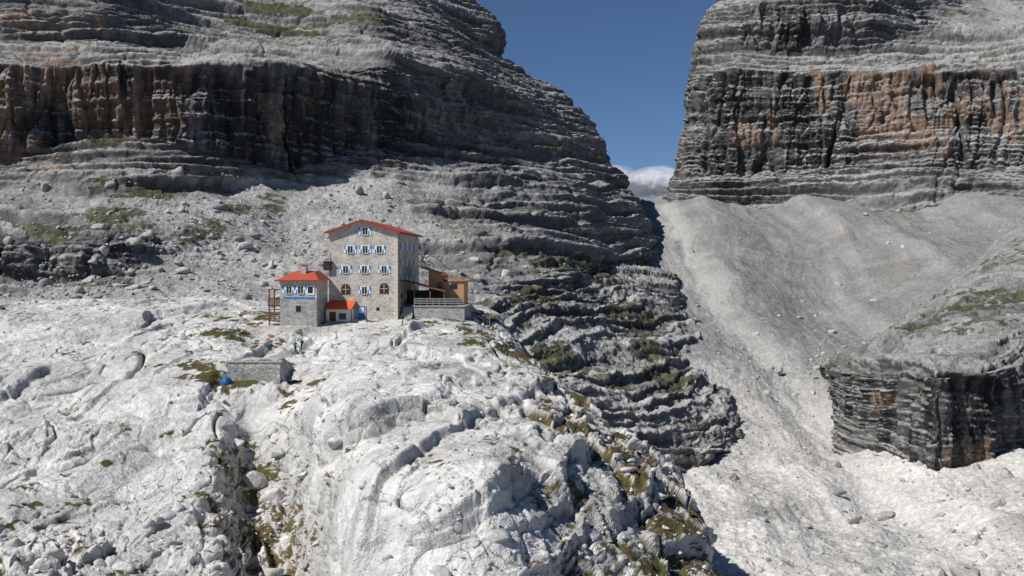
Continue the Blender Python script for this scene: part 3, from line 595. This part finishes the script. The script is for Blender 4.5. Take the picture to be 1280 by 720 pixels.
obj('canopy',bm,simple('blue_nylon',(.02,.11,.32),.5),tent)
poly('door_flap',[(-.3,-.86,.02),(.3,-.86,.02),(0,-.66,.7)],[(0,1,2)],m_dark,tent)
sx,sy,_=W(340,430,146); sz=ground_at(PL,sx,sy)
sg=empty('trail_sign',(sx,sy,sz)); box('post',-.05,.05,-.05,.05,-.3,1.5,m_wood,sg); box('board',-.4,.4,-.08,-.052,1.0,1.35,m_org,sg); box('board_lower',-.3,.45,-.08,-.052,.65,.9,m_white,sg)

# ---------------- people ----------------
m_skin=simple('skin',(.50,.30,.21)); m_hair=simple('hair',(.05,.03,.02)); m_trs=simple('trousers',(.04,.045,.06)); m_boot=simple('boots',(.03,.025,.02))
def person(loc,rz,jacket,stride=.22):
    J={'pel':(0,0,.95,.15),'ch':(0,-.01,1.30,.165),'nk':(0,0,1.50,.06),'hd0':(0,-.01,1.56,.055),
       'hL':(-.10,0,.90,.10),'kL':(-.11,-stride*.7,.50,.065),'aL':(-.11,-stride*.6,.10,.045),'tL':(-.12,-stride*.6-.18,.05,.04),
       'hR':(.10,0,.90,.10),'kR':(.11,stride*.1,.50,.065),'aR':(.11,stride*.9,.12,.045),'tR':(.12,stride*.9-.17,.05,.04),
       'sL':(-.19,0,1.42,.07),'eL':(-.27,.05,1.14,.048),'wL':(-.25,-.12,.92,.033),'pL':(-.25,-.15,.85,.035),
       'sR':(.19,0,1.42,.07),'eR':(.28,.03,1.15,.048),'wR':(.24,-.2,1.02,.033),'pR':(.23,-.26,.98,.035)}
    E=[('pel','ch'),('ch','nk'),('nk','hd0'),('pel','hL'),('hL','kL'),('kL','aL'),('aL','tL'),('pel','hR'),('hR','kR'),('kR','aR'),('aR','tR'),('ch','sL'),('sL','eL'),('eL','wL'),('wL','pL'),('ch','sR'),('sR','eR'),('eR','wR'),('wR','pR')]
    for s_,p in(('L',J['pL']),('R',J['pR'])):
        for k in range(5):
            o_=(k-2)*.018; ln=[.05,.08,.09,.08,.06][k]
            a=(p[0]+(o_*.3),p[1]+o_,p[2]-.03,.009); b=(p[0]+o_*.3,p[1]+o_*1.5-(.03 if k==0 else 0),p[2]-.03-ln,.008)
            J[f'f{s_}{k}']=a; J[f'g{s_}{k}']=b; E+=[('p'+s_,f'f{s_}{k}'),(f'f{s_}{k}',f'g{s_}{k}')]
    ks=list(J); me=bpy.data.meshes.new('b'); me.from_pydata([J[k][:3] for k in ks],[(ks.index(a),ks.index(b)) for a,b in E],[])
    ob=bpy.data.objects.new('b',me); bpy.context.collection.objects.link(ob)
    md=ob.modifiers.new('s','SKIN'); sv=me.skin_vertices[0].data
    for i,k in enumerate(ks): sv[i].radius=(J[k][3],J[k][3]*(.75 if k in('ch','pel') else 1)); 
    sv[0].use_root=True
    ob.modifiers.new('ss','SUBSURF').levels=1
    dg=bpy.context.evaluated_depsgraph_get(); m2=bpy.data.meshes.new_from_object(ob.evaluated_get(dg))
    bpy.data.objects.remove(ob)
    mj=simple('jacket',jacket,.7)
    for m in(mj,m_trs,m_boot,m_skin): m2.materials.append(m)
    for p in m2.polygons:
        c=p.center; k=0
        if c.z<.93 and abs(c.x)<.215: k=1
        if c.z<.16: k=2
        if c.z>1.49: k=3
        if abs(c.x)>.2 and (c.z<.92 or (c.x>0 and c.y<-.2 and c.z<1.05)): k=3
        p.material_index=k; p.use_smooth=True
    e=empty('hiker',loc,rz); o_=bpy.data.objects.new('body',m2); bpy.context.collection.objects.link(o_); o_.parent=e
    bm=bmesh.new(); bmesh.ops.create_uvsphere(bm,u_segments=20,v_segments=14,radius=.1)
    for v in bm.verts:
        v.co=Vector((v.co.x*.78,v.co.y*.95,v.co.z*1.18))
        if v.co.z<-.03: v.co.x*=.85
        v.co+=Vector((0,-.02,1.655))
    obj('head',bm,m_skin,e)
    bm=bmesh.new(); bmesh.ops.create_uvsphere(bm,u_segments=20,v_segments=14,radius=.108)
    for v in bm.verts:
        if v.co.z<0 and v.co.y<.02: v.co*=.6
        v.co=Vector((v.co.x*.8,v.co.y*.97-.004,v.co.z*1.1+1.675))
    obj('hair',bm,m_hair,e)
    poly('nose',[(-.014,-.11,1.64),(.014,-.11,1.64),(0,-.14,1.643),(0,-.112,1.675)],[(0,1,2),(0,2,3),(1,3,2)],m_skin,e)
    for sx_ in(-.03,.03): box('eye',sx_-.01,sx_+.01,-.118,-.108,1.662,1.672,m_dark,e)
    for sx_ in(-.08,.08): box('ear',sx_-.01,sx_+.01,-.03,.01,1.63,1.68,m_skin,e,.004)
    box('mouth',-.02,.02,-.112,-.1,1.607,1.613,m_arch,e)
    box('backpack',-.16,.16,.11,.32,1.02,1.5,m_dark,e,.05)
    return e
for (px,py,d,rz,jc) in [(369,432,145,.6,(.03,.30,.36)),(377,431,146,-2.4,(.05,.35,.25)),(503,392,156.5,1.2,(.05,.12,.07))]:
    x,y,z=W(px,py,d); person((x,y,ground_at(PL,x,y)-.02),rz,jc)

# ---------------- cloud ----------------
cm,nt,b=newmat('cloud_vapour'); b.inputs['Base Color'].default_value=(.74,.78,.84,1); b.inputs['Roughness'].default_value=1
lw=nt.nodes.new('ShaderNodeLayerWeight'); lw.inputs[0].default_value=.35; tr=nt.nodes.new('ShaderNodeBsdfTransparent'); mxs=nt.nodes.new('ShaderNodeMixShader')
mr=nt.nodes.new('ShaderNodeMapRange'); mr.inputs[1].default_value=.1; mr.inputs[2].default_value=.9; mr.inputs[3].default_value=.5; mr.inputs[4].default_value=1.
nt.links.new(lw.outputs['Facing'],mr.inputs[0]); nt.links.new(mr.outputs[0],mxs.inputs[0]); nt.links.new(b.outputs[0],mxs.inputs[1]); nt.links.new(tr.outputs[0],mxs.inputs[2]); nt.links.new(mxs.outputs[0],nt.nodes['Material Output'].inputs[0])
v,f=ico(5); Vs=[];Fs=[];o=0; rr=np.random.RandomState(2)
for i in range(16):
    cpt=np.array(W(730+i*11+rr.randn()*4,230+rr.randn()*3,3200)); q=v*np.array([80,80,46])*(.8+.4*rr.rand()); q=q*(1+.15*fbm(q+i*50,50,3,i))[:,None]
    Vs.append(q+cpt); Fs.append(f+o); o+=len(v)
cl=make_mesh('cloud',np.concatenate(Vs),np.concatenate(Fs),(1,1,1),cm); cl.data.shade_smooth()

# ---------------- light, sky, camera ----------------
sv=Vector((-.68,-.37,.82)).normalized()
sd=bpy.data.lights.new('sun','SUN'); sd.energy=5.0; sd.angle=math.radians(.5); sd.color=(1,.97,.92)
so=bpy.data.objects.new('sun',sd); so.rotation_euler=sv.to_track_quat('Z','Y').to_euler(); so.location=(-50,-50,100); bpy.context.collection.objects.link(so)
w=bpy.data.worlds.new('World'); bpy.context.scene.world=w; w.use_nodes=True; nt=w.node_tree
sk=nt.nodes.new('ShaderNodeTexSky'); sk.sky_type='NISHITA'; sk.sun_disc=False; sk.sun_elevation=math.asin(sv.z); sk.sun_rotation=math.atan2(sv.x,sv.y)
sk.altitude=2800; sk.air_density=.95; sk.dust_density=0.; sk.ozone_density=7
bg=nt.nodes['Background']; bg.inputs['Strength'].default_value=.068; nt.links.new(sk.outputs[0],bg.inputs[0])
cam=bpy.data.cameras.new('camera'); cam.lens=36; cam.sensor_width=36; cam.clip_end=20000; cam.clip_start=.5
co=bpy.data.objects.new('camera',cam); co.rotation_euler=(math.pi/2-TA,0,0); bpy.context.collection.objects.link(co); bpy.context.scene.camera=co
sc=bpy.context.scene; sc.view_settings.view_transform='Standard'; sc.view_settings.look='None'; sc.view_settings.exposure=0
